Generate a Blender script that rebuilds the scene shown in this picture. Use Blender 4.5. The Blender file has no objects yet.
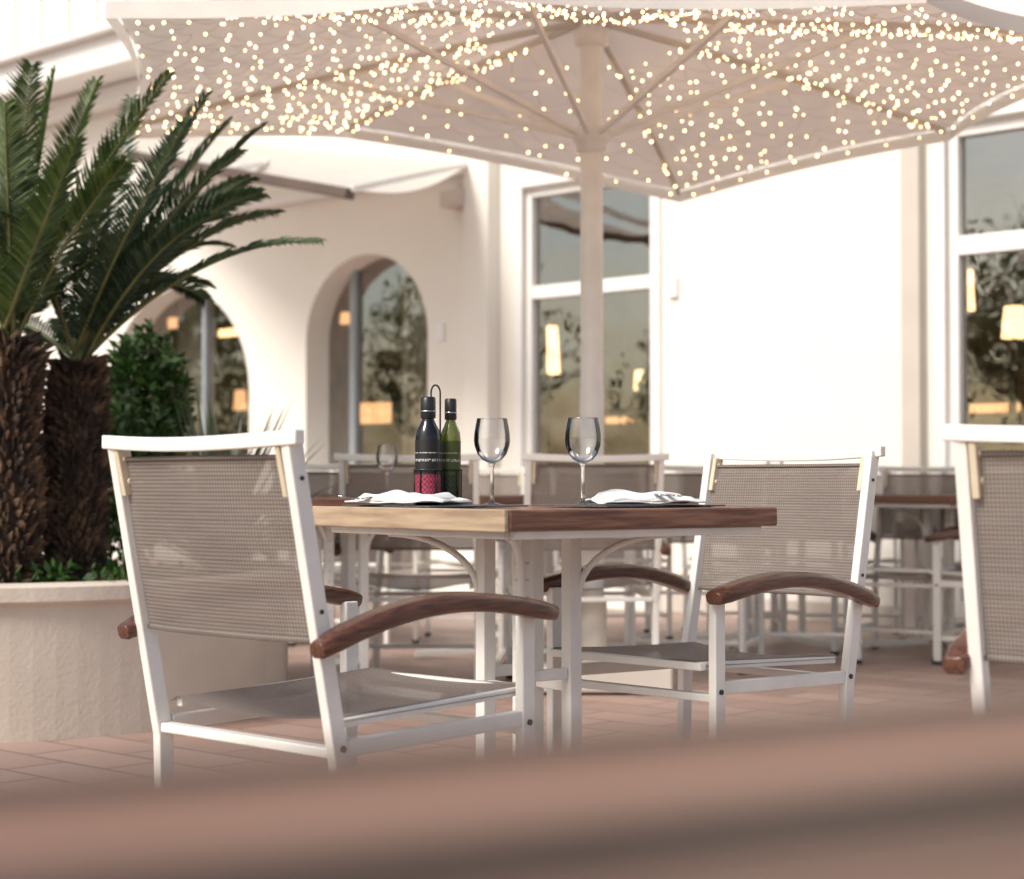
import bpy, bmesh, math, random
from mathutils import Vector, Matrix, Euler, noise
random.seed(7)
R=math.radians
scene=bpy.context.scene
F=1800.0; CAMZ=0.82; HY=484.0
def W(px,py,d): return Vector(((px-512)/F*d, d, CAMZ-(py-HY)/F*d))

# ------------------------------------------------ materials
def nt(name):
    m=bpy.data.materials.new(name); m.use_nodes=True
    n=m.node_tree; n.nodes.clear()
    o=n.nodes.new('ShaderNodeOutputMaterial'); return m,n,o
def N(n,t,**k):
    x=n.nodes.new(t)
    for a,b in k.items(): setattr(x,a,b)
    return x
def mat(name,c1,c2=None,rough=.6,scale=8,stretch=(1,1,1),bump=0.0,metal=0,detail=6,spec=.5,bscale=None,coat=0,lo=.35,hi=.65):
    m,n,o=nt(name)
    p=N(n,'ShaderNodeBsdfPrincipled'); n.links.new(p.outputs[0],o.inputs[0])
    p.inputs['Roughness'].default_value=rough; p.inputs['Metallic'].default_value=metal
    p.inputs['Specular IOR Level'].default_value=spec; p.inputs['Coat Weight'].default_value=coat
    if c2 is None: c2=tuple(v*.88 for v in c1)
    tc=N(n,'ShaderNodeTexCoord'); mp=N(n,'ShaderNodeMapping'); mp.inputs['Scale'].default_value=stretch
    n.links.new(tc.outputs['Object'],mp.inputs[0])
    nz=N(n,'ShaderNodeTexNoise'); nz.inputs['Scale'].default_value=scale; nz.inputs['Detail'].default_value=detail
    n.links.new(mp.outputs[0],nz.inputs[0])
    cr=N(n,'ShaderNodeValToRGB'); cr.color_ramp.elements[0].position=lo; cr.color_ramp.elements[1].position=hi
    cr.color_ramp.elements[0].color=(*c1,1); cr.color_ramp.elements[1].color=(*c2,1)
    n.links.new(nz.outputs[0],cr.inputs[0]); n.links.new(cr.outputs[0],p.inputs['Base Color'])
    if bump:
        n2=N(n,'ShaderNodeTexNoise'); n2.inputs['Scale'].default_value=bscale or scale*4; n2.inputs['Detail'].default_value=8
        n.links.new(mp.outputs[0],n2.inputs[0])
        b=N(n,'ShaderNodeBump'); b.inputs['Strength'].default_value=bump; b.inputs['Distance'].default_value=.01
        n.links.new(n2.outputs[0],b.inputs['Height']); n.links.new(b.outputs[0],p.inputs['Normal'])
    return m
def emis(name,c,s):
    m,n,o=nt(name); e=N(n,'ShaderNodeEmission'); e.inputs[0].default_value=(*c,1); e.inputs[1].default_value=s
    n.links.new(e.outputs[0],o.inputs[0])
    try: m.cycles.emission_sampling='NONE'
    except Exception: pass
    return m
M={}
M['wall']=mat('plaster_wall',(.85,.82,.76),(.81,.78,.715),.85,1.2,bump=.25,bscale=30)
M['trim']=mat('trim_paint',(.62,.56,.50),(.56,.51,.45),.8,2,bump=.1)
M['white']=mat('white_paint',(.84,.83,.81),(.79,.78,.76),.5,3)
M['frame']=mat('chair_white_metal',(.83,.81,.77),(.75,.73,.69),.38,9,bump=.03,bscale=120)
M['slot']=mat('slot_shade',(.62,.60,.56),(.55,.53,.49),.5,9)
M['bracket']=mat('bracket_cream',(.68,.59,.44),(.60,.51,.37),.5,20)
M['arm']=mat('arm_wood',(.15,.056,.030),(.052,.020,.013),.34,30,(6,.5,6),bump=.12,bscale=90,coat=.25)
M['tabletop']=mat('table_wood',(.26,.125,.075),(.115,.050,.032),.42,22,(.35,5,5),bump=.1,bscale=60,coat=.15)
M['tablelit']=mat('table_wood_lit',(.48,.36,.245),(.31,.22,.15),.5,14,(4,.4,4),bump=.06)  # table wood toned paler: light from the left put into the colour
M['fgwood']=mat('table_wood_fg',(.29,.165,.120),(.035,.017,.012),.48,2.9,(.28,5.2,4),bump=.05,bscale=40,coat=.0,lo=.42,hi=.58,detail=2.5,spec=.22)
M['metal']=mat('steel',(.6,.6,.6),(.5,.5,.5),.25,10,metal=1)
M['dark']=mat('dark_plastic',(.012,.012,.014),(.02,.02,.022),.3,10)
M['darkwood']=mat('dark_wood',(.03,.018,.012),(.05,.03,.02),.5,6)
M['beam']=mat('dark_beam',(.13,.09,.075),(.09,.07,.055),.6,4)
M['planter']=mat('planter_stucco',(.66,.58,.50),(.56,.485,.41),.9,2.5,bump=.22,bscale=70)
M['soil']=mat('soil',(.05,.03,.02),(.10,.065,.04),.95,20,bump=1,bscale=60)
M['trunk']=mat('palm_trunk',(.06,.035,.022),(.02,.012,.009),.9,25,bump=.7)
M['scale']=mat('palm_scale',(.19,.11,.062),(.028,.017,.011),.85,14,bump=.3,lo=.3,hi=.56)
M['bark']=mat('bark',(.08,.055,.04),(.05,.035,.025),.9,20,bump=.6)
M['napkin']=mat('napkin_cotton',(.82,.82,.81),(.76,.76,.75),.9,10,bump=.3,bscale=300)
M['placemat']=mat('placemat_weave',(.10,.10,.11),(.06,.06,.07),.7,60)
M['interior']=mat('interior_wall',(.72,.52,.32),(.20,.17,.11),.8,1.4,lo=.4,hi=.6)
M['ifloor']=mat('interior_floor',(.30,.19,.12),(.20,.13,.09),.4,3)
M['greyframe']=mat('grey_blue_frame',(.34,.38,.41),(.29,.33,.36),.5,3)
M['curtain']=mat('curtain',(.66,.60,.51),(.45,.40,.33),.9,3,(8,8,.3))
M['bulb']=emis('fairy_bulb',(1,.64,.31),9.5)
M['lamp']=emis('lamp_shade_glow',(1,.60,.28),4.0)
M['lamp2']=emis('lamp_panel_glow',(1,.50,.22),1.8)
M['wire']=mat('wire',(.58,.52,.46),(.50,.44,.39),.6)

def leafmat(name,a,b,tr=.25,rough=.45,sc=6):
    m,n,o=nt(name)
    p=N(n,'ShaderNodeBsdfPrincipled'); p.inputs['Roughness'].default_value=rough
    g=N(n,'ShaderNodeNewGeometry'); cr=N(n,'ShaderNodeValToRGB')
    cr.color_ramp.elements[0].color=(*a,1); cr.color_ramp.elements[1].color=(*b,1)
    n.links.new(g.outputs['Random Per Island'],cr.inputs[0]); n.links.new(cr.outputs[0],p.inputs['Base Color'])
    t=N(n,'ShaderNodeBsdfTranslucent'); n.links.new(cr.outputs[0],t.inputs[0])
    mx=N(n,'ShaderNodeMixShader'); mx.inputs[0].default_value=tr
    n.links.new(p.outputs[0],mx.inputs[1]); n.links.new(t.outputs[0],mx.inputs[2]); n.links.new(mx.outputs[0],o.inputs[0])
    return m
M['frond']=leafmat('palm_frond_leaf',(.032,.072,.018),(.13,.19,.05),.35)
M['frond2']=leafmat('palm_frond_leaf_blue',(.028,.068,.036),(.10,.16,.08),.35)
M['rachis']=mat('frond_stem',(.18,.18,.06),(.11,.12,.04),.5)
M['shrub']=leafmat('shrub_leaf',(.015,.042,.008),(.05,.12,.022))
M['tree']=leafmat('tree_leaf',(.03,.06,.02),(.14,.17,.06),.4)
M['agave']=leafmat('agave_leaf',(.09,.13,.08),(.17,.21,.13))

def slingmat():
    m,n,o=nt('woven_sling')
    tc=N(n,'ShaderNodeTexCoord'); 
    sep=N(n,'ShaderNodeSeparateXYZ'); n.links.new(tc.outputs['UV'],sep.inputs[0])
    def wave(sock,k):
        a=N(n,'ShaderNodeMath',operation='MULTIPLY'); a.inputs[1].default_value=k; n.links.new(sock,a.inputs[0])
        s=N(n,'ShaderNodeMath',operation='SINE'); n.links.new(a.outputs[0],s.inputs[0])
        b=N(n,'ShaderNodeMath',operation='MULTIPLY_ADD'); b.inputs[1].default_value=.5; b.inputs[2].default_value=.5
        n.links.new(s.outputs[0],b.inputs[0]); return b.outputs[0]
    wx=wave(sep.outputs[0],2*math.pi*150); wy=wave(sep.outputs[1],2*math.pi*140)
    mx=N(n,'ShaderNodeMath',operation='MULTIPLY'); n.links.new(wx,mx.inputs[0]); n.links.new(wy,mx.inputs[1])
    mp=N(n,'ShaderNodeMapping'); mp.inputs['Scale'].default_value=(3,60,1); n.links.new(tc.outputs['UV'],mp.inputs[0])
    n3=N(n,'ShaderNodeTexNoise'); n3.inputs['Scale'].default_value=2; n.links.new(mp.outputs[0],n3.inputs[0])
    n4=N(n,'ShaderNodeMath',operation='MULTIPLY'); n4.inputs[1].default_value=.45; n.links.new(n3.outputs[0],n4.inputs[0])
    ad=N(n,'ShaderNodeMath',operation='ADD'); n.links.new(mx.outputs[0],ad.inputs[0]); n.links.new(n4.outputs[0],ad.inputs[1])
    cr=N(n,'ShaderNodeValToRGB'); cr.color_ramp.elements[0].position=.15; cr.color_ramp.elements[1].position=1.0
    cr.color_ramp.elements[0].color=(.185,.150,.130,1); cr.color_ramp.elements[1].color=(.40,.35,.315,1)
    n.links.new(ad.outputs[0],cr.inputs[0])
    p=N(n,'ShaderNodeBsdfPrincipled'); p.inputs['Roughness'].default_value=.6; n.links.new(cr.outputs[0],p.inputs['Base Color'])
    b=N(n,'ShaderNodeBump'); b.inputs['Strength'].default_value=.4; b.inputs['Distance'].default_value=.002
    n.links.new(mx.outputs[0],b.inputs['Height']); n.links.new(b.outputs[0],p.inputs['Normal'])
    t=N(n,'ShaderNodeBsdfTranslucent'); n.links.new(cr.outputs[0],t.inputs[0])
    m1=N(n,'ShaderNodeMixShader'); m1.inputs[0].default_value=.32; n.links.new(p.outputs[0],m1.inputs[1]); n.links.new(t.outputs[0],m1.inputs[2])
    tr=N(n,'ShaderNodeBsdfTransparent'); m2=N(n,'ShaderNodeMixShader'); m2.inputs[0].default_value=.11
    n.links.new(m1.outputs[0],m2.inputs[1]); n.links.new(tr.outputs[0],m2.inputs[2]); n.links.new(m2.outputs[0],o.inputs[0])
    return m
M['sling']=slingmat()
def fabric(name,c,tr):
    m,n,o=nt(name)
    tc=N(n,'ShaderNodeTexCoord'); nz=N(n,'ShaderNodeTexNoise'); nz.inputs['Scale'].default_value=2.2; nz.inputs['Detail'].default_value=5
    n.links.new(tc.outputs['Object'],nz.inputs[0])
    cr=N(n,'ShaderNodeValToRGB'); cr.color_ramp.elements[0].position=.3; cr.color_ramp.elements[1].position=.7
    cr.color_ramp.elements[0].color=(*[v*.9 for v in c],1); cr.color_ramp.elements[1].color=(*c,1); n.links.new(nz.outputs[0],cr.inputs[0])
    d=N(n,'ShaderNodeBsdfDiffuse'); t=N(n,'ShaderNodeBsdfTranslucent'); mx=N(n,'ShaderNodeMixShader'); mx.inputs[0].default_value=tr
    b=N(n,'ShaderNodeBump'); b.inputs['Strength'].default_value=.5; b.inputs['Distance'].default_value=.03
    n.links.new(nz.outputs[0],b.inputs['Height']); n.links.new(b.outputs[0],d.inputs['Normal'])
    n.links.new(cr.outputs[0],d.inputs[0]); n.links.new(cr.outputs[0],t.inputs[0])
    n.links.new(d.outputs[0],mx.inputs[1]); n.links.new(t.outputs[0],mx.inputs[2]); n.links.new(mx.outputs[0],o.inputs[0]); return m
M['canopy']=fabric('parasol_canvas',(.79,.715,.665),.26)
M['valance']=fabric('valance_canvas',(.84,.82,.79),.30)
M['awning']=fabric('awning_canvas',(.76,.73,.69),.30)
def glassm(name,c=(1,1,1),rough=0.0,ior=1.45):
    m,n,o=nt(name); p=N(n,'ShaderNodeBsdfPrincipled'); p.inputs['Base Color'].default_value=(*c,1)
    p.inputs['Transmission Weight'].default_value=1; p.inputs['Roughness'].default_value=rough; p.inputs['IOR'].default_value=ior
    n.links.new(p.outputs[0],o.inputs[0]); return m
M['glass']=glassm('clear_glass')
def thin():
    m,n,o=nt('thin_glass'); g=N(n,'ShaderNodeBsdfGlossy'); g.inputs['Roughness'].default_value=.02
    t=N(n,'ShaderNodeBsdfTransparent')
    lw=N(n,'ShaderNodeLayerWeight'); lw.inputs[0].default_value=.25
    cr=N(n,'ShaderNodeValToRGB'); cr.color_ramp.elements[0].position=.1; cr.color_ramp.elements[1].position=.9
    cr.color_ramp.elements[0].color=(.99,.99,.99,1); cr.color_ramp.elements[1].color=(.30,.30,.31,1)
    n.links.new(lw.outputs['Facing'],cr.inputs[0]); n.links.new(cr.outputs[0],t.inputs[0])
    mm=N(n,'ShaderNodeMath',operation='MULTIPLY_ADD'); mm.inputs[1].default_value=.9; mm.inputs[2].default_value=.10; n.links.new(lw.outputs['Fresnel'],mm.inputs[0])
    mx=N(n,'ShaderNodeMixShader'); n.links.new(mm.outputs[0],mx.inputs[0]); n.links.new(t.outputs[0],mx.inputs[1]); n.links.new(g.outputs[0],mx.inputs[2]); n.links.new(mx.outputs[0],o.inputs[0]); return m
M['thin']=thin()
def pane():
    m,n,o=nt('window_glass'); g=N(n,'ShaderNodeBsdfGlossy'); g.inputs['Roughness'].default_value=.01; g.inputs[0].default_value=(1.0,.98,.94,1)
    t=N(n,'ShaderNodeBsdfTransparent'); t.inputs[0].default_value=(.94,.95,.93,1)
    tc=N(n,'ShaderNodeTexCoord'); nz=N(n,'ShaderNodeTexNoise'); nz.inputs['Scale'].default_value=1.5; n.links.new(tc.outputs['Object'],nz.inputs[0])
    b=N(n,'ShaderNodeBump'); b.inputs['Strength'].default_value=.2; b.inputs['Distance'].default_value=.05
    n.links.new(nz.outputs[0],b.inputs['Height']); n.links.new(b.outputs[0],g.inputs['Normal'])
    lw=N(n,'ShaderNodeLayerWeight'); lw.inputs[0].default_value=.35
    a=N(n,'ShaderNodeMath',operation='ADD'); a.inputs[1].default_value=.27; n.links.new(lw.outputs[0],a.inputs[0])
    mx=N(n,'ShaderNodeMixShader'); n.links.new(a.outputs[0],mx.inputs[0]); n.links.new(t.outputs[0],mx.inputs[1]); n.links.new(g.outputs[0],mx.inputs[2])
    n.links.new(mx.outputs[0],o.inputs[0]); return m
M['pane']=pane()
def tiles():
    m,n,o=nt('terracotta_tiles'); tc=N(n,'ShaderNodeTexCoord'); mp=N(n,'ShaderNodeMapping'); mp.inputs['Rotation'].default_value=(0,0,R(43))
    n.links.new(tc.outputs['Object'],mp.inputs[0])
    br=N(n,'ShaderNodeTexBrick'); br.offset=.5; br.inputs['Scale'].default_value=1
    br.inputs['Brick Width'].default_value=.4; br.inputs['Row Height'].default_value=.2; br.inputs['Mortar Size'].default_value=.008
    br.inputs['Color1'].default_value=(.46,.325,.28,1); br.inputs['Color2'].default_value=(.35,.235,.20,1); br.inputs['Mortar'].default_value=(.24,.18,.155,1)
    n.links.new(mp.outputs[0],br.inputs[0])
    nz=N(n,'ShaderNodeTexNoise'); nz.inputs['Scale'].default_value=1.3; nz.inputs['Detail'].default_value=8; n.links.new(tc.outputs['Object'],nz.inputs[0])
    cr=N(n,'ShaderNodeValToRGB'); cr.color_ramp.elements[0].color=(.68,.68,.68,1); cr.color_ramp.elements[1].color=(1.12,1.1,1.09,1); n.links.new(nz.outputs[0],cr.inputs[0])
    mm=N(n,'ShaderNodeMix',data_type='RGBA',blend_type='MULTIPLY'); mm.inputs[0].default_value=1
    n.links.new(br.outputs[0],mm.inputs[6]); n.links.new(cr.outputs[0],mm.inputs[7])
    p=N(n,'ShaderNodeBsdfPrincipled'); p.inputs['Roughness'].default_value=.5; n.links.new(mm.outputs[2],p.inputs['Base Color'])
    b=N(n,'ShaderNodeBump'); b.inputs['Strength'].default_value=.5; b.inputs['Distance'].default_value=.004; b.invert=True
    n.links.new(br.outputs['Fac'],b.inputs['Height']); n.links.new(b.outputs[0],p.inputs['Normal'])
    n.links.new(p.outputs[0],o.inputs[0]); return m
M['tiles']=tiles()
def labelmat(name,base,accent):
    m,n,o=nt(name); tc=N(n,'ShaderNodeTexCoord'); p=N(n,'ShaderNodeBsdfPrincipled'); p.inputs['Roughness'].default_value=.5
    sp=N(n,'ShaderNodeSeparateXYZ'); n.links.new(tc.outputs['Object'],sp.inputs[0])
    ch=N(n,'ShaderNodeTexChecker'); ch.inputs['Scale'].default_value=160; n.links.new(tc.outputs['Object'],ch.inputs[0])
    ch.inputs[1].default_value=(*accent,1); ch.inputs[2].default_value=(*[v*.35 for v in accent],1)
    gt=N(n,'ShaderNodeMath',operation='LESS_THAN'); gt.inputs[1].default_value=.070; n.links.new(sp.outputs[2],gt.inputs[0])
    mx=N(n,'ShaderNodeMix',data_type='RGBA'); n.links.new(gt.outputs[0],mx.inputs[0]); mx.inputs[6].default_value=(*base,1); n.links.new(ch.outputs[0],mx.inputs[7])
    mp=N(n,'ShaderNodeMapping'); mp.inputs['Scale'].default_value=(420,420,160); n.links.new(tc.outputs['Object'],mp.inputs[0])
    nz=N(n,'ShaderNodeTexNoise'); nz.inputs['Scale'].default_value=1; nz.inputs['Detail'].default_value=0; n.links.new(mp.outputs[0],nz.inputs[0])
    g2=N(n,'ShaderNodeMath',operation='GREATER_THAN'); g2.inputs[1].default_value=.52; n.links.new(nz.outputs[0],g2.inputs[0])
    a1=N(n,'ShaderNodeMath',operation='COMPARE'); a1.inputs[1].default_value=.103; a1.inputs[2].default_value=.003; n.links.new(sp.outputs[2],a1.inputs[0])
    a2=N(n,'ShaderNodeMath',operation='COMPARE'); a2.inputs[1].default_value=.120; a2.inputs[2].default_value=.0012; n.links.new(sp.outputs[2],a2.inputs[0])
    a3=N(n,'ShaderNodeMath',operation='ADD'); n.links.new(a1.outputs[0],a3.inputs[0]); n.links.new(a2.outputs[0],a3.inputs[1])
    a4=N(n,'ShaderNodeMath',operation='MULTIPLY'); n.links.new(a3.outputs[0],a4.inputs[0]); n.links.new(g2.outputs[0],a4.inputs[1])
    m3=N(n,'ShaderNodeMix',data_type='RGBA'); n.links.new(a4.outputs[0],m3.inputs[0]); n.links.new(mx.outputs[2],m3.inputs[6]); m3.inputs[7].default_value=(.5,.5,.48,1)
    n.links.new(m3.outputs[2],p.inputs['Base Color']); n.links.new(p.outputs[0],o.inputs[0]); return m
M['label1']=labelmat('label_dark_red',(.010,.009,.011),(.34,.030,.075))
M['label2']=labelmat('label_olive',(.055,.07,.010),(.04,.05,.015))
M['bottle1']=mat('black_bottle_glass',(.006,.006,.008),(.009,.008,.010),.08,5,spec=.6)
M['bottle2']=mat('green_oil_glass',(.11,.14,.014),(.17,.19,.025),.07,12,spec=.8)

# ------------------------------------------------ geometry helpers
def empty(name,loc=(0,0,0),rz=0,sc=1):
    e=bpy.data.objects.new(name,None); scene.collection.objects.link(e); e.location=loc; e.rotation_euler=(0,0,rz); e.scale=(sc,)*3; return e
def link(name,me,parent=None,loc=(0,0,0),rot=(0,0,0)):
    o=bpy.data.objects.new(name,me); scene.collection.objects.link(o); o.location=loc; o.rotation_euler=rot
    if parent: o.parent=parent
    return o
class MB:
    def __init__(s): s.v=[]; s.f=[]; s.uv=None
    def box(s,c,size,rot=None):
        c=Vector(c); h=[x/2 for x in size]; i=len(s.v)
        for a,b,d in [(-1,-1,-1),(1,-1,-1),(1,1,-1),(-1,1,-1),(-1,-1,1),(1,-1,1),(1,1,1),(-1,1,1)]:
            p=Vector((a*h[0],b*h[1],d*h[2]))
            if rot is not None: p=rot@p
            s.v.append(c+p)
        s.f+=[tuple(i+k for k in q) for q in [(0,3,2,1),(4,5,6,7),(0,1,5,4),(1,2,6,5),(2,3,7,6),(3,0,4,7)]]; return s
    def beam(s,a,b,w,h,up=(0,0,1)):
        a=Vector(a); b=Vector(b); y=(b-a); L=y.length; y.normalize(); up=Vector(up)
        x=y.cross(up)
        if x.length<1e-3: x=y.cross(Vector((1,0,0)))
        x.normalize(); z=x.cross(y)
        m=Matrix((x,y,z)).transposed()
        return s.box((a+b)/2,(w,L,h),m)
    def tube(s,pts,r,n=8,closed=False):
        pts=[Vector(p) for p in pts]; i0=len(s.v); k=len(pts)
        rr=r if isinstance(r,(list,tuple)) else [r]*k
        pn=None
        for i,p in enumerate(pts):
            if closed: t=pts[(i+1)%k]-pts[i-1]
            else: t=pts[min(i+1,k-1)]-pts[max(i-1,0)]
            t.normalize()
            if pn is None:
                pn=t.cross(Vector((0,0,1)))
                if pn.length<.05: pn=t.cross(Vector((1,0,0)))
            pn=(pn-t*pn.dot(t)).normalized(); q=t.cross(pn)
            for j in range(n):
                a=2*math.pi*j/n; s.v.append(p+(pn*math.cos(a)+q*math.sin(a))*rr[i])
        for i in range(k if closed else k-1):
            for j in range(n):
                a=i0+i*n+j; b=i0+i*n+(j+1)%n; c=i0+((i+1)%k)*n+(j+1)%n; d=i0+((i+1)%k)*n+j
                s.f.append((a,b,c,d))
        if not closed:
            s.f.append(tuple(i0+j for j in range(n))[::-1]); s.f.append(tuple(i0+(k-1)*n+j for j in range(n)))
        return s
    def lathe(s,prof,n=32,c=(0,0,0)):
        i0=len(s.v); c=Vector(c)
        for r,z in prof:
            for j in range(n):
                a=2*math.pi*j/n; s.v.append(c+Vector((r*math.cos(a),r*math.sin(a),z)))
        for i in range(len(prof)-1):
            for j in range(n):
                s.f.append((i0+i*n+j,i0+i*n+(j+1)%n,i0+(i+1)*n+(j+1)%n,i0+(i+1)*n+j))
        return s
    def grid(s,fn,nu,nv):
        i0=len(s.v)
        for i in range(nu+1):
            for j in range(nv+1): s.v.append(Vector(fn(i/nu,j/nv)))
        for i in range(nu):
            for j in range(nv):
                a=i0+i*(nv+1)+j; s.f.append((a,a+nv+1,a+nv+2,a+1))
        return s
    def mesh(s,name,m,smooth=False,uvfn=None):
        me=bpy.data.meshes.new(name); me.from_pydata([tuple(v) for v in s.v],[],s.f); me.materials.append(m)
        if smooth: me.polygons.foreach_set('use_smooth',[True]*len(me.polygons))
        if uvfn:
            ul=me.uv_layers.new(name='UVMap')
            for l in me.loops:
                ul.data[l.index].uv=uvfn(me.vertices[l.vertex_index].co)
        me.update(); return me
    def obj(s,name,m,parent=None,smooth=False,bevel=0,uvfn=None,fix=True,**k):
        me=s.mesh(name,m,smooth,uvfn)
        if fix:
            b=bmesh.new(); b.from_mesh(me); bmesh.ops.recalc_face_normals(b,faces=b.faces); b.to_mesh(me); b.free()
        o=link(name,me,parent,**k)
        if bevel: addbev(o,bevel)
        return o
def addbev(o,w,seg=2):
    md=o.modifiers.new('bevel','BEVEL'); md.width=w; md.segments=seg; md.limit_method='ANGLE'; md.angle_limit=R(40)
    return o

# ------------------------------------------------ ground
g=MB(); g.v=[Vector(p) for p in [(-90,-90,0),(90,-90,0),(90,90,0),(-90,90,0)]]; g.f=[(0,1,2,3)]
g.obj('ground',M['tiles'])

# ------------------------------------------------ chair
def chair_parts():
    P={}
    fr=MB(); hw=.255; TY=-.360
    for sx in (-1,1):
        x=sx*hw
        fr.beam((x,-.25,.34),(x,TY,.900),.022,.034,(0,1,0))
        fr.beam((x,-.240,0.012),(x,-.25,.345),.0225,.0335,(0,1,0))
        fr.beam((x,.23,.012),(x,.23,.570),.022,.034,(0,1,0))
        fr.beam((x*.995,-.235,.358),(x*.995,.216,.368),.018,.03)
        fr.beam((x*.90,-.232,.398),(x*.90,.262,.418),.016,.016)
        fr.beam((x*.985,-.215,.12),(x*.985,.215,.12),.014,.022)
    fr.beam((-.242,-.252,.352),(.242,-.252,.352),.028,.018)
    fr.beam((-.242,.23,.345),(.242,.23,.345),.026,.018)
    fr.beam((-.242,.232,.13),(.242,.232,.13),.02,.018)
    fr.beam((-.24,.258,.416),(.24,.258,.416),.02,.018)
    pts=[(-.284+.568*i/12, TY-.004-.026*math.sin(math.pi*i/12), .900-.009*math.sin(math.pi*i/12)) for i in range(13)]
    i0=len(fr.v)
    for (x,y,z) in pts:
        for dy,dz in ((-.011,-.013),(.011,-.013),(.011,.013),(-.011,.013)): fr.v.append(Vector((x,y+dy,z+dz)))
    for i in range(12):
        for j in range(4): fr.f.append((i0+i*4+j,i0+i*4+(j+1)%4,i0+i*4+4+(j+1)%4,i0+i*4+4+j))
    fr.f.append((i0+3,i0+2,i0+1,i0)); fr.f.append((i0+48,i0+49,i0+50,i0+51))
    P['frame']=(fr.mesh('chair_frame',M['frame']),.003)
    bk=MB()
    for sx in (-1,1):
        bk.beam((sx*.2355,-.342,.80),(sx*.2355,-.362,.887),.012,.030,(0,1,0))
        bk.tube([(sx*.2255,-.347,.825),(sx*.231,-.347,.825)],.007)
        bk.tube([(sx*.2255,-.358,.868),(sx*.231,-.358,.868)],.007)
    P['brackets']=(bk.mesh('chair_brackets',M['bracket']),.002)
    ft=MB()
    for sx in (-1,1):
        ft.box((sx*.255,-.24,.009),(.03,.042,.018)); ft.box((sx*.255,.23,.009),(.03,.042,.018))
        ft.tube([(sx*.266,-.25,.36),(sx*.270,-.25,.36)],.006); ft.tube([(sx*.266,.23,.36),(sx*.270,.23,.36)],.006)
        ft.tube([(sx*.264,-.30,.60),(sx*.269,-.30,.60)],.004); ft.tube([(sx*.264,-.345,.83),(sx*.269,-.345,.83)],.004)
    P['feet']=(ft.mesh('chair_feet',M['dark']),0)
    ar=MB()
    for sx in (-1,1):
        n=16
        i0=len(ar.v)
        for i in range(n+1):
            u=i/n; y=-.325+.600*u
            z=.535+.060*math.sin(math.pi*(u**.9)*.88)+.012*u
            w=.042+.020*math.sin(math.pi*u)+.010*u; th=.035
            if i in (0,n): w*=.85; th*=.82
            xc=sx*(.283-.006*math.sin(math.pi*u))
            nn=Vector((0,-(.062*math.pi*.88*math.cos(math.pi*u*.88)/.60),1)).normalized()
            for dx,dz in [(-.5,-.25),(-.36,-.5),(.36,-.5),(.5,-.25),(.5,.25),(.34,.5),(-.34,.5),(-.5,.25)]:
                ar.v.append(Vector((xc+dx*w,y,z))+nn*dz*th)
        for i in range(n):
            for j in range(8):
                ar.f.append((i0+i*8+j,i0+i*8+(j+1)%8,i0+(i+1)*8+(j+1)%8,i0+(i+1)*8+j))
        ar.f.append(tuple(i0+j for j in range(8))[::-1]); ar.f.append(tuple(i0+n*8+j for j in range(8)))
    P['armrests']=(ar.mesh('chair_armrests',M['arm'],True),.003)
    sl=MB()
    def back(u,v):
        z=.548+.318*v; base=-.25-(z-.34)*.110/.56
        x=(u-.5)*.486
        y=base-.034*math.sin(math.pi*u)*(.75+.25*math.sin(math.pi*v))-.003*math.sin(9*u+3*v)
        return (x,y,z)
    sl.grid(back,20,12)
    P['back_sling']=(sl.mesh('back_sling',M['sling'],True,lambda c:(c.x+.5,c.z)),0)
    hm=MB()
    for v in (0.0,1.0):
        hm.tube([back(i/20,v) for i in range(21)],.005)
    P['sling_hem']=(hm.mesh('sling_hem',M['sling'],True,lambda c:(c.x+.5,c.z)),0)
    st=MB()
    def seat(u,v):
        e=abs(u-.5)*2
        wrap=-.014*max(0,(e-.93)/.07)
        return ((u-.5)*.480,-.245+.510*v,.415+.016*v-.045*math.sin(math.pi*u)*math.sin(math.pi*(v*.8+.15))+wrap)
    st.grid(seat,24,16)
    P['seat_sling']=(st.mesh('seat_sling',M['sling'],True,lambda c:(c.x+.5,c.y+.5)),0)
    return P
CP=chair_parts()
def chair(x,y,face,sc=1.0):
    e=empty('patio_armchair',(x,y,0),face-math.pi/2,sc)
    for k,(me,b) in CP.items():
        o=link(k,me,e)
        if b: addbev(o,b)
    return e
chair(-.318,3.504,R(47))
chair(.445,4.34,R(223.5),1.0)
chair(1.105,2.94,R(57))
def cpx(px,d,face,sc=1): return chair((px-512)/F*d,d,R(face),sc)
cpx(417,7.4,88,1.03); cpx(580,7.4,97,1.03)
cpx(300,7.9,120); cpx(695,8.1,252); cpx(797,8.5,266); cpx(903,8.7,235); cpx(1002,8.3,150)
cpx(225,9.2,60); cpx(470,9.5,265); cpx(612,9.7,280); cpx(850,9.7,262); cpx(355,9.3,255); cpx(975,9.4,245); cpx(742,9.9,280)

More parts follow.
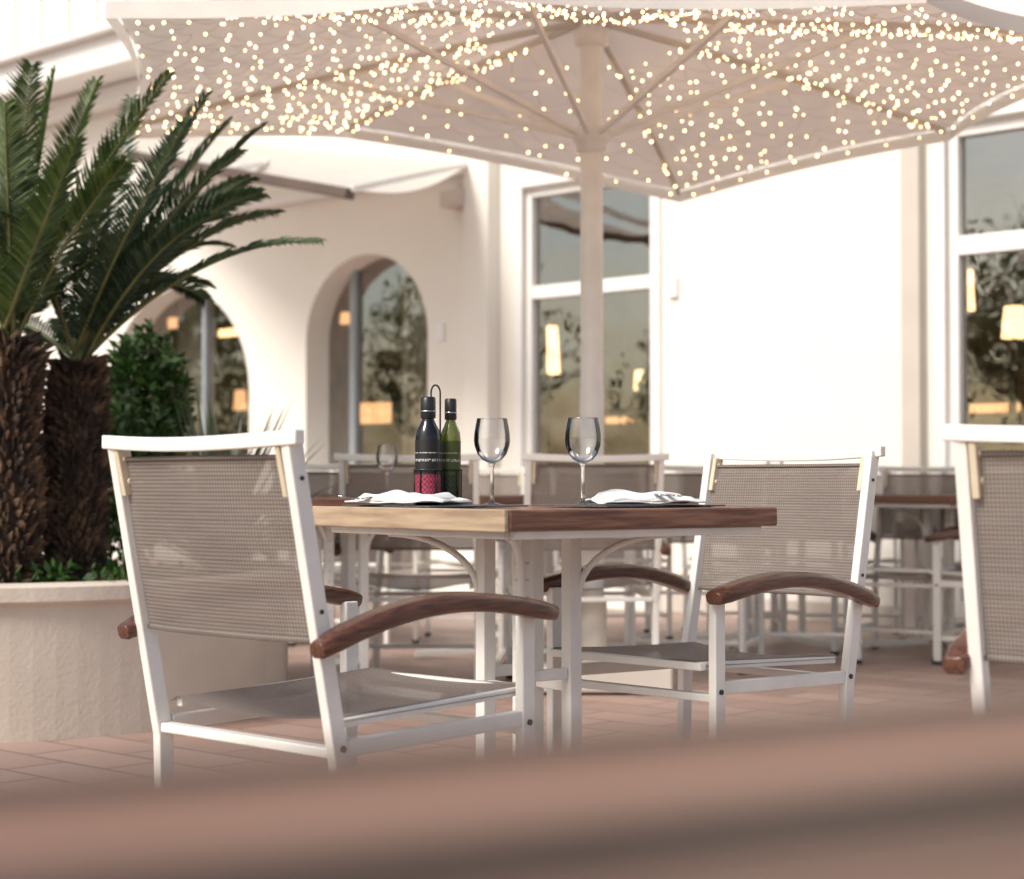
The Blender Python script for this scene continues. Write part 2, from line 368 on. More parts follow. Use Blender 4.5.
# ------------------------------------------------ tables
ZT=.768
def table(x,y,rz,size=.75,top='tabletop',light=True,zt=ZT,poff=(0,0,0)):
    e=empty('dining_table',(x,y,0),rz)
    h=size/2; th=.042
    t=MB(); nsl=8; bw=.06
    inner=size-2*bw; sw=inner/nsl
    if top=='fgwood':
        for i in range(nsl): t.box((0,-h+bw+sw*(i+.5),zt-.014),(inner-.002,sw-.003,.024))
    else:
        for i in range(nsl): t.box((-h+bw+sw*(i+.5),0,zt-.014),(sw-.003,inner-.002,.024))
    t.obj('slats',M[top],e,bevel=.002)
    f=MB()
    f.box((0,-h+bw/2,zt-th/2),(size,bw,th)); f.box((0,h-bw/2,zt-th/2),(size,bw,th)); f.box((h-bw/2,0,zt-th/2+.0005),(bw,size-2*bw,th-.001))
    if not light: f.box((-h+bw/2,0,zt-th/2+.0005),(bw,size-2*bw,th-.001))
    f.obj('edge_frame',M[top],e,bevel=.005)
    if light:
        l=MB(); l.box((-h-.006,0,zt-th/2-.001),(.012,size-.004,th+.004)); l.box((-h+bw/2,0,zt-th/2+.0005),(bw-.001,size-2*bw,th-.001)); l.obj('sunlit_edge',M['tablelit'],e,bevel=.003)  # left edge in its own paler colour, painting in the sunlit side
    a=MB()
    za=zt-th-.0095
    a.box((0,-h+.03,za),(size-.06,.02,.018)); a.box((0,h-.03,za),(size-.06,.02,.018))
    a.box((-h+.03,0,za),(.02,size-.1,.018)); a.box((h-.03,0,za),(.02,size-.1,.018))
    a.beam((-.3,0,za-.004),(.3,0,za-.004),.04,.018); a.beam((0,-.3,za-.005),(0,.3,za-.005),.04,.018)
    a.obj('top_frame',M['frame'],e,bevel=.003)
    a=MB(); q=.070
    for sx in (-1,1):
        for sy in (-1,1):
            a.beam((sx*q,sy*q,.05),(sx*q,sy*q,zt-.060),.034,.034,(1,0,0))
            pts=[(sx*(q+.012+.15*(1-math.cos(R(9*i)))),sy*(q+.012+.15*(1-math.cos(R(9*i)))),zt-.20+.138*math.sin(R(9*i))) for i in range(11)]
            a.tube(pts,.009,6)
            a.beam((sx*q,sy*q,.045),(sx*.30,sy*.30,.022),.035,.03)
    for z in (.12,.36):
        for s1 in (-1,1):
            a.box((s1*q,0,z),(.02,2*q-.036,.025)); a.box((0,s1*q,z+.03),(2*q-.036,.02,.025))
    a.obj('pedestal',M['frame'],e,bevel=.003,loc=poff)
    hz=MB()
    for i in range(14):
        z=.15+i*.038; hz.box((-q-.0173,-q,z),(.0012,.010,.006)); hz.box((-q,-q-.0173,z),(.010,.0012,.006))
    hz.obj('pedestal_slots',M['slot'],e,loc=poff)
    return e
TC=Vector((.0697,4.125,0)); TR=R(37)
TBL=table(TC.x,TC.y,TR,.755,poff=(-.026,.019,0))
fgt=table(.222,.180,R(29.7),.8,top='fgwood',light=False,zt=.750)
table((340-512)/F*6.9,6.9,R(25),.75,light=False)
table((505-512)/F*8.45,8.45,R(40),.75,light=False)
table((765-512)/F*9.2,9.2,R(10),.75,light=False)
table((948-512)/F*8.9,8.9,R(35),.75,light=False)
table((260-512)/F*9.6,9.6,R(15),.75,light=False)

# ------------------------------------------------ tableware
def wglass(x,y,z,s=1):
    e=empty('wine_glass',(x,y,z),0,s)
    MB().lathe([(.0,.0995),(.010,.1005),(.022,.106),(.033,.119),(.0395,.137),(.0415,.150),(.0405,.168),(.0375,.186),(.0345,.2005)],44).obj('bowl',M['thin'],e,smooth=True)
    MB().tube([(.0345*math.cos(2*math.pi*i/40),.0345*math.sin(2*math.pi*i/40),.2005) for i in range(40)],.0007,6,True).obj('rim',M['thin'],e,smooth=True)
    me=MB().lathe([(0,.0),(.034,.0),(.035,.002),(.02,.005),(.006,.010),(.0045,.02),(.0040,.085),(.006,.094),(.010,.0995),(0,.0990)],32).mesh('stem',M['glass'],True)
    bm=bmesh.new(); bm.from_mesh(me); bmesh.ops.remove_doubles(bm,verts=bm.verts,dist=1e-5); bmesh.ops.recalc_face_normals(bm,faces=bm.faces); bm.to_mesh(me); bm.free()
    link('stem',me,e); return e
for px,d in ((492,4.12),(583,4.08)): wglass((px-512)/F*d,d,ZT+.001)
for px,d in ((387,6.88),(775,9.1)): wglass((px-512)/F*d,d,ZT+.001)
def bottle(name,x,y,m,lab,r=.027,h=.235,cap=True):
    e=empty(name,(x,y,ZT+.004),R(60))
    b=MB().lathe([(0,0),(r*.93,0),(r,.004),(r,h*.62),(r*.94,h*.68),(r*.62,h*.75),(r*.48,h*.79),(r*.48,h*.9),(0,h*.9)],32)
    b.obj('glass_body',m,e,smooth=True)
    c=MB().lathe([(0,h*.8),(r*.56,h*.8),(r*.60,h*.805),(r*.60,h*.985),(r*.5,h),(0,h)],24); c.obj('cap',M['dark'],e,smooth=True)
    rg=MB().lathe([(r*.605,h*.86),(r*.63,h*.862),(r*.63,h*.87),(r*.605,h*.872)],24); rg.obj('cap_ring',M['metal'],e,smooth=True)
    l=MB().lathe([(r+.0006,h*.07),(r+.0006,h*.60)],32); l.obj('label',lab,e,smooth=True)
    return e
bx1=(428-512)/F*4.17; bx2=(449.5-512)/F*4.2
bottle('vinegar_bottle',bx1,4.17,M['bottle1'],M['label1'],.0295,.250)
bottle('olive_oil_bottle',bx2+.002,4.215,M['bottle2'],M['label2'],.0235,.248)
cd=MB(); cx=(bx1+bx2)/2; cy=4.1925
dirv=Vector((bx2-bx1,.045,0)).normalized()
for z in (.012,.085):
    for bx,by,r in ((bx1,4.17,.0325),(bx2+.002,4.215,.0268)):
        cd.tube([(bx+r*math.cos(a),by+r*math.sin(a),ZT+z) for a in [2*math.pi*i/24 for i in range(24)]],.0022,6,True)
        for k in range(5):
            a=2*math.pi*k/5+.4; cd.tube([(bx+r*math.cos(a),by+r*math.sin(a),ZT+.003),(bx+r*math.cos(a),by+r*math.sin(a),ZT+.085)],.0018,6)
px_=Vector((-dirv.y,dirv.x,0))
# handle: a closed hoop rising between the bottles
hp=[Vector((cx,cy,ZT+.01))-dirv*.014+Vector((0,0,.255*i/8)) for i in range(9)]
hp+=[Vector((cx,cy,ZT+.265))+dirv*(.014*math.cos(a))+Vector((0,0,.018*math.sin(a))) for a in [math.pi*(1-.1*i) for i in range(1,10)]]
hp+=[Vector((cx,cy,ZT+.265))+dirv*.014-Vector((0,0,.255*i/8)) for i in range(9)]
cd.tube([p+px_*.012 for p in hp],.0022,8)
cd.obj('bottle_caddy',M['dark'],None,smooth=True)

def napkin(x,y,rz,L=.24,Wd=.15):
    e=empty('napkin',(x,y,ZT+.006),rz)
    sd=random.random()*50
    for k,(z0,sx,sy,off) in enumerate([(0,1,1,0),(.009,.93,.92,.006),(.017,.80,.85,-.008)]):
        def fn(u,v,z0=z0,sx=sx,sy=sy,off=off):
            x=(u-.5)*L*sx+off; y=(v-.5)*Wd*sy+.006*math.sin(6*u+k)
            ed=min(u,1-u,v,1-v); h=z0*min(1,ed*9+.15)+.008*noise.noise(Vector((x*14+sd,y*14,k*3)))+.006*math.sin(9*u+4*v+k)*min(1,ed*5)
            return (x,y,max(.0005+.0025*k,h+.004))
        b=MB().grid(fn,30,20); o=b.obj('fold_%d'%(k+1),M['napkin'],e,smooth=True)
        s=o.modifiers.new('s','SOLIDIFY'); s.thickness=.0035; s.offset=1
def placemat(x,y,rz):
    o=MB().box((0,0,.0015),(.36,.27,.003)).obj('placemat',M['placemat'],None,bevel=.001,loc=(x,y,ZT+.001),rot=(0,0,rz)); return o
n1=((409-512)/F*4.1,4.1); n2=((643-512)/F*4.12,4.12)
placemat(-.18,4.13,R(127)); placemat(.27,4.17,R(37))
napkin(n1[0],n1[1],R(-25),.25,.15); napkin(n2[0],n2[1],R(20),.24,.15)
def fork(x,y,rz,z,knife=False):
    e=empty('table_knife' if knife else 'fork',(x,y,z),rz)
    b=MB()
    b.grid(lambda u,v:((v-.5)*(.016-.010*u),.13*u-.10,.010+.004*math.sin(2.5*u)),10,2)
    if knife: b.grid(lambda u,v:((v-.5)*.018*(1-u*.5),.03+.09*u,.0115-.004*u),6,2)
    else:
        b.grid(lambda u,v:((v-.5)*(.008+.016*u),.03+.03*u,.0125-.006*u),5,2)
        for i in range(4): b.grid(lambda u,v,i=i:(-.0095+.0063*i+(v-.5)*.003,.06+.045*u,.0065+.006*u*u),5,1)
    o=b.obj('cutlery_body',M['metal'],e,smooth=True); s=o.modifiers.new('s','SOLIDIFY'); s.thickness=.002
fork(.345,4.10,R(15),ZT+.016); fork(.30,4.13,R(22),ZT+.018,True); fork(-.29,4.08,R(110),ZT+.012)

# ------------------------------------------------ building
U=Vector((.7314,-.682)); 
B=empty('restaurant_building',(.52,12,0),R(-43))
def wt(px,y=0,py=None):
    k=(px-512)/F
    t=(k*(12+.7314*y)-.52-.682*y)/(.7314+.682*k)
    Y=12-.682*t+.7314*y
    z=None if py is None else CAMZ-(py-HY)/F*Y
    return t,z
def curvewall(name,outer,holes,y0,y1,m,parent):
    cu=bpy.data.curves.new(name,'CURVE'); cu.dimensions='2D'; cu.fill_mode='BOTH'; cu.extrude=(y1-y0)/2
    for pts in [outer]+holes:
        sp=cu.splines.new('POLY'); sp.points.add(len(pts)-1); sp.use_cyclic_u=True
        for i,(a,b) in enumerate(pts): sp.points[i].co=(a,b,0,1)
    o=bpy.data.objects.new(name+'_c',cu); scene.collection.objects.link(o)
    bpy.context.view_layer.update()
    me=bpy.data.meshes.new_from_object(o.evaluated_get(bpy.context.evaluated_depsgraph_get()))
    bpy.data.objects.remove(o)
    me.transform(Matrix.Rotation(R(90),4,'X')); me.transform(Matrix.Translation((0,(y0+y1)/2,0)))
    me.materials.clear(); me.materials.append(m)
    return link(name,me,parent)
def rect(a,b,z0,z1): return [(a,z0),(b,z0),(b,z1),(a,z1)]
def arch(a,b,z0,zt,n=20):
    c=(a+b)/2; r=(b-a)/2; zs=zt-r*.92
    return [(a,z0),(b,z0)]+[(c+r*math.cos(math.pi*i/n),zs+r*.92*math.sin(math.pi*i/n)) for i in range(n+1)]
A1=(-2.90,-1.55); A2=(-5.55,-3.60); W1=(-.60,.54); W2=(2.66,4.7)
WT=.24
curvewall('front_wall',rect(-16,9,-.0,6.5),[arch(*A1,.02,2.55),arch(*A2,.35,2.46),rect(*W1,.03,2.85),rect(*W2,.03,2.85),rect(5.6,7.4,.03,2.85)],0,WT,M['wall'],B)
tr=MB()
tr.box(((-1.07-.83)/2,-.06,2.2),(.24,.12,4.4)); 
tr.obj('pilaster',M['wall'],B,bevel=.01)
tr=MB(); tr.box((2.47,-.04,1.9),(.12,.08,3.8)); tr.obj('door_pilaster',M['trim'],B,bevel=.006)
tr=MB(); tr.box((-3.5,-.30,4.40),(25,.60,.26)); tr.box((-3.5,-.34,4.56),(25,.72,.06)); tr.box((-3.5,-.10,4.18),(25,.20,.16)); tr.obj('cornice',M['white'],B,bevel=.01)
tr=MB(); 
for i in range(60): tr.box((-15.8+i*.42,-.60,5.0),(.03,.03,.8))
tr.box((-3.5,-.60,5.43),(25,.06,.06)); tr.obj('balcony_railing',M['white'],B)
tr=MB(); tr.box((-3.4,-.035,3.05),(4.6,.07,.07)); tr.obj('wall_moulding',M['white'],B,bevel=.01)
sk=MB(); sk.box((1.52,-.012,.06),(1.75,.024,.12)); sk.obj('skirting',M['trim'],B,bevel=.004)
def window(a,b,z0,z1,y,mull,trans,name,fw=.06,m='white',fd=.07):
    f=MB()
    f.box((a+fw/2,y,(z0+z1)/2),(fw,fd,z1-z0)); f.box((b-fw/2,y,(z0+z1)/2),(fw,fd,z1-z0))
    f.box(((a+b)/2,y,z1-fw/2),(b-a-2*fw-.001,fd-.004,fw)); f.box(((a+b)/2,y,z0+fw),(b-a-2*fw-.001,fd-.004,fw*2))
    for mm in mull: f.box((mm,y,(z0+z1)/2),(fw*.9,fd-.008,z1-z0-2*fw))
    for zz,w in trans: f.box(((a+b)/2,y,zz),(b-a-2*fw-.001,fd-.012,w))
    f.obj(name+'_frame',M[m],B,bevel=.005)
    p=MB(); p.v=[Vector(q) for q in [(a+.01,y+.012,z0+.01),(b-.01,y+.012,z0+.01),(b-.01,y+.012,z1-.01),(a+.01,y+.012,z1-.01)]]; p.f=[(0,1,2,3)]
    p.obj(name+'_glass',M['pane'],B,fix=False)
window(W1[0],W1[1],.03,2.85,.06,[-.02],[(2.14,.09)],'patio_window',fw=.05)
window(W2[0],W2[1],.03,2.85,.06,[3.7],[(2.17,.11)],'entrance_door',fw=.06)
window(5.6,7.4,.03,2.85,.08,[6.5],[(2.12,.12)],'side_door')
window(A2[0]-.1,A2[1]+.1,.3,2.55,WT-.02,[-4.45],[],'arched_window',fw=.05,m='greyframe')
window(A1[0]-.1,A1[1]+.1,.02,2.62,WT-.02,[-2.58],[],'arched_door',fw=.07,m='greyframe')
cs=MB()
for a,b in (W1,W2):
    cs.box((a-.035,-.012,1.44),(.07,.026,2.88)); cs.box((b+.035,-.012,1.44),(.07,.026,2.88)); cs.box(((a+b)/2,-.013,2.905),(b-a+.16,.03,.08))
cs.obj('window_casing',M['white'],B,bevel=.004)
it=MB()
X0,X1,Y0,Y1,ZC=-7.5,8.5,WT+.02,4.2,3.1
it.v=[Vector(p) for p in [(X0,Y0,0),(X1,Y0,0),(X1,Y1,0),(X0,Y1,0),(X0,Y0,ZC),(X1,Y0,ZC),(X1,Y1,ZC),(X0,Y1,ZC)]]
it.f=[(4,5,6,7),(2,3,7,6),(1,2,6,5),(0,3,7,4)]; it.obj('interior_walls',M['interior'],B,fix=False)
it=MB(); it.v=[Vector(p) for p in [(X0,Y0,.012),(X1,Y0,.012),(X1,Y1,.012),(X0,Y1,.012)]]; it.f=[(0,1,2,3)]; it.obj('interior_floor',M['ifloor'],B)
def ilamp(px,py,y,w,h,m='lamp',flat=False):
    t,z=wt(px,y,py)
    if flat: MB().box((t,y,z),(w,.05,h)).obj('interior_light_panel',M[m],B,bevel=.01)
    else:
        MB().lathe([(w*.38,h/2),(w*.5,-h/2)],20).obj('interior_lampshade',M[m],B,smooth=True,loc=(t,y,z))
        MB().tube([(t,y,z-h/2),(t,y,.9)],.012).obj('interior_lamp_stem',M['darkwood'],B)
ilamp(549,350,1.0,.17,.36); ilamp(373,413,1.5,.42,.18,'lamp2',True); ilamp(222,333,1.6,.7,.07,'lamp',True); ilamp(180,322,1.2,.35,.10,'lamp2',True)
ilamp(1015,322,1.4,.16,.20); ilamp(992,408,2.0,.4,.06,'lamp2',True); ilamp(345,318,1.4,.10,.10,'lamp2'); ilamp(640,380,2.4,.10,.16); ilamp(240,400,2.2,.14,.2,'lamp2')
ilamp(968,290,1.2,.10,.26); ilamp(205,350,2.6,.14,.16); ilamp(622,420,1.6,.30,.05,'lamp2',True)
sh=MB()
t0,_=wt(960,1.0,300)
for i in range(7): sh.box((t0+.1+i*.30,1.5,1.25),(.035,.05,2.1))
for j in range(7): sh.box((t0+1.0,1.5,.22+j*.34),(1.95,.045,.035))
for k in range(26):
    sh.box((random.uniform(-7,7),random.uniform(1.6,3.6),.4),(random.uniform(.3,.9),.5,random.uniform(.7,1.0)))
sh.obj('interior_furniture',M['darkwood'],B,bevel=.004)
cu=MB()
for a,b in ((-2.40,-1.95),(-5.3,-4.7),(.20,.48),(3.75,4.1)):
    cu.grid(lambda u,v,a=a,b=b:(a+(b-a)*u,.55+.04*math.sin(u*30),.05+2.6*v),40,1)
cu.obj('curtains',M['curtain'],B,smooth=True)
def leafmass(name,m,c,rad,n,size,parent=None,shell=.35,ns=2.2,thr=-.18):
    b=MB(); c=Vector(c)
    cnt=0
    while cnt<n:
        d=Vector((random.gauss(0,1),random.gauss(0,1),random.gauss(0,1))).normalized()
        r=shell+(1-shell)*random.random()**.6
        w=1+.28*noise.noise(d*ns+c)
        p=Vector((d.x*rad[0],d.y*rad[1],d.z*rad[2]))*r*w
        if noise.noise((p+c)*(1.6/ max(rad)*2))<thr: 
            if random.random()<.85: continue
        cnt+=1
        a=Vector((random.gauss(0,1),random.gauss(0,1),random.gauss(0,.8))).normalized(); s=size*random.uniform(.6,1.3)
        a=(a+d*.6).normalized()
        q=a.cross(Vector((random.gauss(0,1),random.gauss(0,1),random.gauss(0,1)))).normalized()
        i=len(b.v); o=c+p
        b.v+=[o,o+a*s*.5+q*s*.22,o+a*s,o+a*s*.5-q*s*.22]; b.f.append((i,i+1,i+2,i+3))
    return b.obj(name,m,parent,fix=False)
leafmass('interior_plants',M['shrub'],(-.3,1.3,.9),(.5,.3,.7),1200,.14,B)
t,z=wt(457,-.08,198); fx=MB(); fx.box((t,-.08,z),(.22,.14,.12)); fx.box((t,-.02,z+.02),(.08,.05,.2)); fx.obj('wall_speaker',M['trim'],B,bevel=.01)
t,z=wt(674,-.01,287); fx=MB(); fx.box((t,-.012,z),(.07,.024,.13)); fx.box((t,-.026,z-.02),(.04,.006,.03)); fx.obj('switch_plate',M['white'],B,bevel=.003)
t,z=wt(440,-.01,332); MB().box((t,-.01,z),(.08,.02,.13)).obj('door_sign',M['white'],B,bevel=.003)
rf=MB(); rf.box((-3.5,2.5,6.6),(25,5.6,.2)); rf.box((-3.5,-.1,6.55),(25,.4,.3)); rf.obj('roof',M['white'],B)

# awning
aw=empty('awning')
O1=W(350,188,11.0); O2=W(130,150,12.6); I1=Vector((*( Vector((.52,12))+U*-1.1),3.10)); I2=Vector((*( Vector((.52,12))+U*-5.4),3.9))
MB().grid(lambda u,v:(O1.lerp(O2,u)).lerp(I1.lerp(I2,u),v)+Vector((0,0,-.10*math.sin(math.pi*v))),16,10).obj('canvas',M['awning'],aw,smooth=True)
b=MB(); b.beam(O1+Vector((0,0,-.03)),O2+Vector((0,0,-.03)),.08,.07); b.obj('front_bar',M['beam'],aw,bevel=.01)
b=MB(); b.beam(O1,I1,.04,.04); b.beam(O2,I2,.04,.04); b.beam(O1.lerp(O2,.5),I1.lerp(I2,.5)-Vector((0,0,.12)),.04,.04); b.obj('arms',M['white'],aw,bevel=.004)

# ------------------------------------------------ parasol
PS=empty('parasol')
C=Vector((.324,7.3,0)); AP=Vector((.324,7.3,2.735))
V=[Vector((.85,9.1,2.31)),Vector((1.995,8.2,2.45)),Vector((2.32,6.4,2.43)),Vector((1.25,5.42,2.335)),Vector((-.18,5.36,2.335)),Vector((-1.36,6.02,2.445)),Vector((-1.74,7.95,2.41)),Vector((-.81,8.7,2.56))]
def canp(i,a,r):
    v0=V[i]; v1=V[(i+1)%8]
    e=v0.lerp(v1,a); e=e+(Vector((C.x,C.y,e.z))-e)*(.055*4*a*(1-a)*r)
    p=AP.lerp(e,r); p.z-= .035*math.sin(math.pi*r)*4*a*(1-a)*1.0
    p.z+=.02*math.sin(math.pi*r)
    return p
cb=MB()
for i in range(8): cb.grid(lambda u,v,i=i:canp(i,u,v),14,14)
me=cb.mesh('canopy',M['canopy'],True); bm=bmesh.new(); bm.from_mesh(me); bmesh.ops.remove_doubles(bm,verts=bm.verts,dist=1e-4); bmesh.ops.recalc_face_normals(bm,faces=bm.faces); bm.to_mesh(me); bm.free()
link('canopy',me,PS)
vb=MB()
for i in range(8):
    vb.grid(lambda u,v,i=i:canp(i,u,1.0)+(canp(i,u,1.0)-AP).normalized()*.01+Vector((0,0,-.060*v+.002)),14,2)
vb.obj('valance',M['valance'],PS,smooth=True)
rb=MB()
for v in V:
    pts=[AP.lerp(v,r)+Vector((0,0,.02*math.sin(math.pi*r)-.022)) for r in [.03+.96*j/8 for j in range(9)]]
    for p,q in zip(pts[:-1],pts[1:]): rb.beam(p,q,.018,.022)
rb.obj('ribs',M['trim'],PS)
stt=MB()
RZ=2.235
for v in V:
    m_=AP.lerp(v,.52)+Vector((0,0,-.03)); d=Vector((v.x-C.x,v.y-C.y,0)).normalized()
    stt.beam(Vector((C.x,C.y,RZ))+d*.05,m_,.020,.024)
stt.obj('struts',M['frame'],PS,bevel=.002)
pl=MB().lathe([(.048,0.05),(.048,1.2),(.046,1.21),(.046,2.70)],28,C)
pl.obj('pole',M['frame'],PS,smooth=True)
hb=MB(); hb.lathe([(.047,RZ-.07),(.062,RZ-.06),(.062,RZ-.03),(.078,RZ-.02),(.078,RZ+.02),(.06,RZ+.03),(.047,RZ+.05)],24,C); hb.lathe([(.046,2.60),(.07,2.61),(.07,2.67),(.04,2.69)],24,C); hb.lathe([(0,2.80),(.03,2.80),(.05,2.77),(.05,2.73),(0,2.72)],24,C)
hb.obj('hub',M['frame'],PS,smooth=True)
bs=MB(); bs.box((C.x,C.y,.06),(.6,.6,.10)); bs.lathe([(.055,.1),(.06,.12),(.06,.35),(.049,.36)],24,C); bs.obj('base',M['trim'],PS,bevel=.01)
SL=empty('string_lights')
lb=MB(); wb=MB()
dens=[1.0,1.6,1.35,1.0,1.1,1.5,1.5,.55]
ico=bmesh.new(); bmesh.ops.create_icosphere(ico,subdivisions=1,radius=.0056); iv=[v.co.copy() for v in ico.verts]; ifc=[tuple(x.index for x in f.verts) for f in ico.faces]; ico.free()
def bulb(p):
    i=len(lb.v); s=random.uniform(.7,1.2); lb.v+=[p+q*s for q in iv]; lb.f+=[tuple(i+k for k in f) for f in ifc]
for i in range(8):
    rows=int(11*dens[i]**.5)
    for j in range(rows):
        r=.22+.76*(j+.5)/rows; n=max(3,int((4+15*r)*dens[i]**.8))
        prev=None
        for k in range(n+1):
            a=min(1,max(0,(k+random.uniform(-.3,.3))/n)); rr=min(.985,r+(.5 if k%2 else -.5)*.76/rows*.8+random.uniform(-.02,.02))
            p=canp(i,a,rr)+Vector((0,0,-.030-random.random()*.02))
            if prev is not None: wb.tube([prev,(prev+p)/2+Vector((0,0,-.012)),p],.0012,3)
            prev=p
            if random.random()<.92: bulb(p+Vector((0,0,-.008)))
lb.obj('bulbs',M['bulb'],SL,fix=False); wb.obj('wires',M['wire'],SL,fix=False)

# ------------------------------------------------ planter + plants
PC=Vector((-1.95,6.78,0)); PR=1.12
PL=empty('planter',PC)
MB().lathe([(PR-.02,0),(PR-.02,.43),(PR+.012,.445),(PR+.012,.490),(PR,.498),(PR-.13,.498),(PR-.14,.49),(PR-.14,.40)],96).obj('planter_wall',M['planter'],PL,smooth=False)
sl=MB().grid(lambda u,v:((PR-.13)*v*math.cos(2*math.pi*u),(PR-.13)*v*math.sin(2*math.pi*u),.455+.03*noise.noise(Vector((v*3*math.cos(6.283*u),v*3*math.sin(6.283*u),1)))),48,14); sl.obj('soil',M['soil'],PL,smooth=True)
def frond(lb,rb,b,tip,h,L=.13,n=62,seed=0):
    rnd=random.Random(seed); b=Vector(b); tip=Vector(tip); ctrl=b.lerp(tip,.5)+Vector((0,0,h*2*.5))
    def pt(t): return b*(1-t)**2+ctrl*2*t*(1-t)+tip*t*t
    pts=[pt(i/24) for i in range(25)]
    rb.tube(pts,[.009*(1-.8*i/24) for i in range(25)],6)
    tw=rnd.uniform(-.5,.5)
    for i in range(n):
        t=.10+.90*i/n; p=pt(t); tg=(pt(min(1,t+.02))-pt(t-.02)).normalized()
        side=tg.cross(Vector((0,0,1)))
        if side.length<.15: side=tg.cross(Vector((0,1,0)))
        side.normalize(); side=Matrix.Rotation(tw,3,tg)@side
        nrm=side.cross(tg).normalized()
        l=L*(math.sin(math.pi*min(1,.12+t*.84))**.55)*rnd.uniform(.85,1.12)
        l=max(l,.03)
        for s in (-1,1):
            d=(side*s*.85+tg*(.50+.5*t)+nrm*(.34+rnd.uniform(-.12,.12))).normalized()
            wv=(tg-d*tg.dot(d)).normalized()*.0052
            m_=p+d*l*.5; e=p+d*l+Vector((0,0,-.014))-nrm*.008
            k=len(lb.v)
            lb.v+=[p-wv*.7,p+wv*.7,m_+wv,e,m_-wv]; lb.f.append((k,k+1,k+2,k+3,k+4))
def palm(crown,base,r,tips,mleaf,seed,extra):
    e=empty('sago_palm',(0,0,0))
    rnd=random.Random(seed)
    crown=Vector(crown); base=Vector(base)
    tb=MB(); n=16
    def rad(f): return r*(.92+.07*math.sin(f*9+seed))*(1 if f<.86 else 1-(f-.86)*2.6)
    tb.tube([base.lerp(crown,i/n) for i in range(n+1)],[rad(i/n)*.97 for i in range(n+1)],20)
    tb.obj('trunk_core',M['trunk'],e,smooth=True)
    sb=MB(); H=(crown-base).length; cnt=int(H/.019)*18
    for i in range(cnt):
        f=i/cnt; a=i*2.39996+rnd.uniform(-.12,.12); c=base.lerp(crown,f*1.0); d=Vector((math.cos(a),math.sin(a),0)); rr=rad(f)+rnd.uniform(-.006,.006)
        tq=Vector((-d.y,d.x,0)); p=c+d*rr; ll=rnd.uniform(.024,.050)*(1.7 if f>.88 else 1); wq=rnd.uniform(.010,.018)
        out=(d*rnd.uniform(.7,1.3)+Vector((0,0,rnd.uniform(.2,1.0)))+tq*rnd.uniform(-.3,.3)).normalized()
        k=len(sb.v); th=d*.010
        sb.v+=[p-tq*wq-th,p+tq*wq-th,p+Vector((0,0,-.016))+th,p+out*ll, p-Vector((0,0,-.018))-th]
        sb.f+=[(k,k+2,k+3),(k+2,k+1,k+3),(k+1,k+4,k+3),(k+4,k,k+3)]
    sb.obj('trunk_leaf_bases',M['scale'],e,fix=False)
    lb=MB(); rb=MB()
    for i,(tp,h,L) in enumerate(tips):
        a=rnd.uniform(0,6.28); st=crown+Vector((math.cos(a),math.sin(a),0))*r*.25
        frond(lb,rb,st,tp,h,L,seed=seed*50+i)
    for i in range(extra):
        a=2*math.pi*i/extra+rnd.uniform(-.2,.2); el=rnd.uniform(.1,1.1)
        d=Vector((math.cos(a)*math.cos(el),math.sin(a)*math.cos(el)*.8,math.sin(el)))*rnd.uniform(.7,.9)
        if d.x>.2 and d.y<.1: continue
        frond(lb,rb,crown,crown+d,.22*math.cos(el)+.03,.12,seed=seed*70+i)
    lb.obj('fronds',mleaf,e,fix=False); rb.obj('frond_stems',M['rachis'],e,smooth=True)
T2=[((322,241,6.1),.24,.120),((262,124,6.5),.15,.15),((250,176,6.9),.20,.14),((205,92,6.5),.07,.16),((278,212,6.9),.22,.13),((240,150,6.2),.16,.14),
    ((130,95,7.0),.02,.14),((228,245,7.0),.26,.13),((185,120,6.0),.08,.15),((170,180,6.7),.1,.13),((262,192,6.4),.24,.14),((222,212,6.1),.20,.13),((205,300,6.9),.30,.12),((110,140,6.3),.02,.14),((150,230,6.9),.12,.12),((228,120,6.9),.12,.15)]
T1=[((30,62,6.1),.02,.18),((52,68,6.3),.02,.17),((95,78,6.4),.03,.16),((-40,50,6.2),.05,.16),((-120,110,6.0),.15,.14),((2,100,5.9),.0,.17),
    ((168,72,6.1),.08,.15),((-160,250,6.0),.3,.13),((75,140,5.8),.03,.15),((60,190,6.5),.02,.14),((125,160,6.0),.10,.14)]
def CV(L): return [(W(*a),h,l) for a,h,l in L]
c2=W(77,362,6.42); c1=W(8,338,6.2)
palm(c2,(c2.x-.01,c2.y,.44),.104,CV(T2),M['frond2'],3,7)
palm(c1,(c1.x-.01,c1.y,.44),.112,CV(T1),M['frond'],5,7)
leafmass('shrub',M['shrub'],W(140,400,7.2)+Vector((0,.1,0)),(.17,.25,.28),2600,.055)
leafmass('shrub',M['shrub'],W(125,480,7.0),(.20,.25,.32),2200,.055)
ivy=leafmass('ground_cover_plants',M['shrub'],(-1.55,6.3,.49),(.55,.45,.05),900,.045)
def bladeplant(x,y,z,n,L,m,seed):
    rnd=random.Random(seed); b=MB()
    for i in range(n):
        a=rnd.uniform(0,6.28); el=rnd.uniform(.45,1.35); l=L*rnd.uniform(.8,1.05); d=Vector((math.cos(a),math.sin(a),0)); q=Vector((-d.y,d.x,0))
        k=len(b.v); ns=6
        for j in range(ns+1):
            t=j/ns; p=Vector((x,y,z))+d*l*t*math.cos(el)+Vector((0,0,l*t*math.sin(el)-.25*l*t*t*math.cos(el)))
            w=.016*(1-t**2.2)+.0008; b.v+=[p-q*w,p+q*w+Vector((0,0,.0)),]
        for j in range(ns): b.f.append((k+2*j,k+2*j+1,k+2*j+3,k+2*j+2))
    return b.obj('agave_plant',m,None,fix=False)
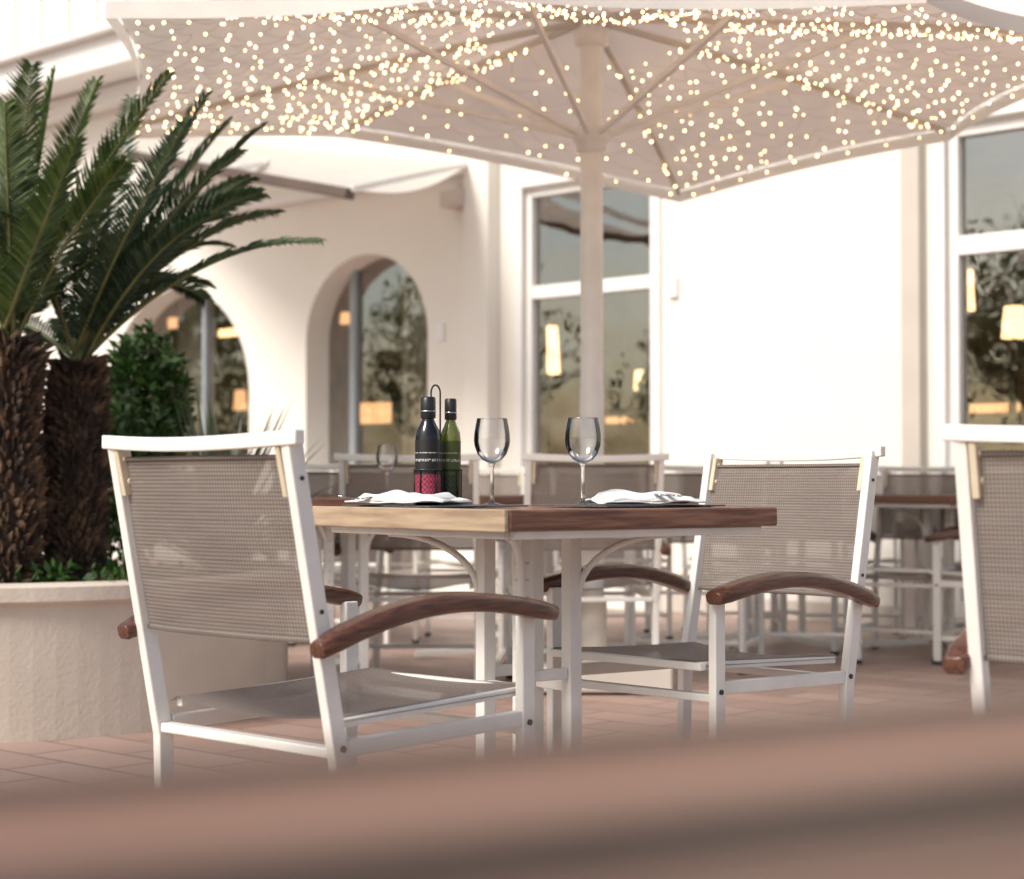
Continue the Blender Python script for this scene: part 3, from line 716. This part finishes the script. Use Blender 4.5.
bladeplant(-1.15,7.05,.47,95,.80,M['agave'],2)

# ------------------------------------------------ trees across the terrace (seen in the window reflections)
for i in range(5):
    tx=-13-2*random.random(); ty=4+i*4.2; e=empty('tree',(tx,ty,0)); H=random.uniform(3.8,5.2)
    tb=MB(); tb.tube([(0,0,0),(.1,.05,H*.25),(.0,.1,H*.5),(.1,0,H*.8)],[.2,.15,.11,.04],10)
    for k in range(7):
        a=k*.9; z=H*(.35+.07*k); tb.tube([(0,0,z),(math.cos(a)*.8,math.sin(a)*.8,z+.5),(math.cos(a)*1.5,math.sin(a)*1.5,z+.8)],[.07,.04,.015],6)
    tb.obj('trunk',M['bark'],e,smooth=True)
    leafmass('crown',M['tree'],(0,0,H*.62),(1.8,1.8,H*.36),3400,.17,e,shell=.2,ns=1.7,thr=.02)

# ------------------------------------------------ light, world, camera
EL=R(44)
sd=Vector((-.72,-.66,0)).normalized()*math.cos(EL)+Vector((0,0,math.sin(EL)))
sun=bpy.data.lights.new('sun','SUN'); sun.energy=3.3; sun.angle=R(20); sun.color=(1,.955,.885)
so=bpy.data.objects.new('sun',sun); scene.collection.objects.link(so); so.rotation_euler=sd.to_track_quat('Z','Y').to_euler(); so.location=(-6,-5,9)
w=bpy.data.worlds.new('World'); scene.world=w; w.use_nodes=True; n=w.node_tree; n.nodes.clear()
ow=n.nodes.new('ShaderNodeOutputWorld'); bg=n.nodes.new('ShaderNodeBackground'); sk=n.nodes.new('ShaderNodeTexSky'); sk.sky_type='NISHITA'; sk.sun_disc=False
sk.sun_elevation=EL; sk.sun_rotation=math.atan2(sd.x,sd.y); sk.dust_density=3; sk.air_density=1.0; sk.ozone_density=1.0
mxn=n.nodes.new('ShaderNodeMix'); mxn.data_type='RGBA'; mxn.blend_type='MULTIPLY'; mxn.inputs[0].default_value=1; mxn.inputs[7].default_value=(1.07,1.05,.97,1)
n.links.new(sk.outputs[0],mxn.inputs[6]); n.links.new(mxn.outputs[2],bg.inputs[0]); n.links.new(bg.outputs[0],ow.inputs[0]); bg.inputs[1].default_value=.15
cam=bpy.data.cameras.new('camera'); co=bpy.data.objects.new('camera',cam); scene.collection.objects.link(co); scene.camera=co
co.location=(0,0,CAMZ); cam.sensor_width=36; cam.lens=F/1024*36; cam.clip_start=.02; cam.clip_end=400
co.rotation_euler=(R(90)+math.atan((HY-439.5)/F),0,0)
cam.dof.use_dof=True; cam.dof.focus_distance=4.0; cam.dof.aperture_fstop=3.6
scene.view_settings.view_transform='Standard'; scene.view_settings.look='None'; scene.view_settings.exposure=0
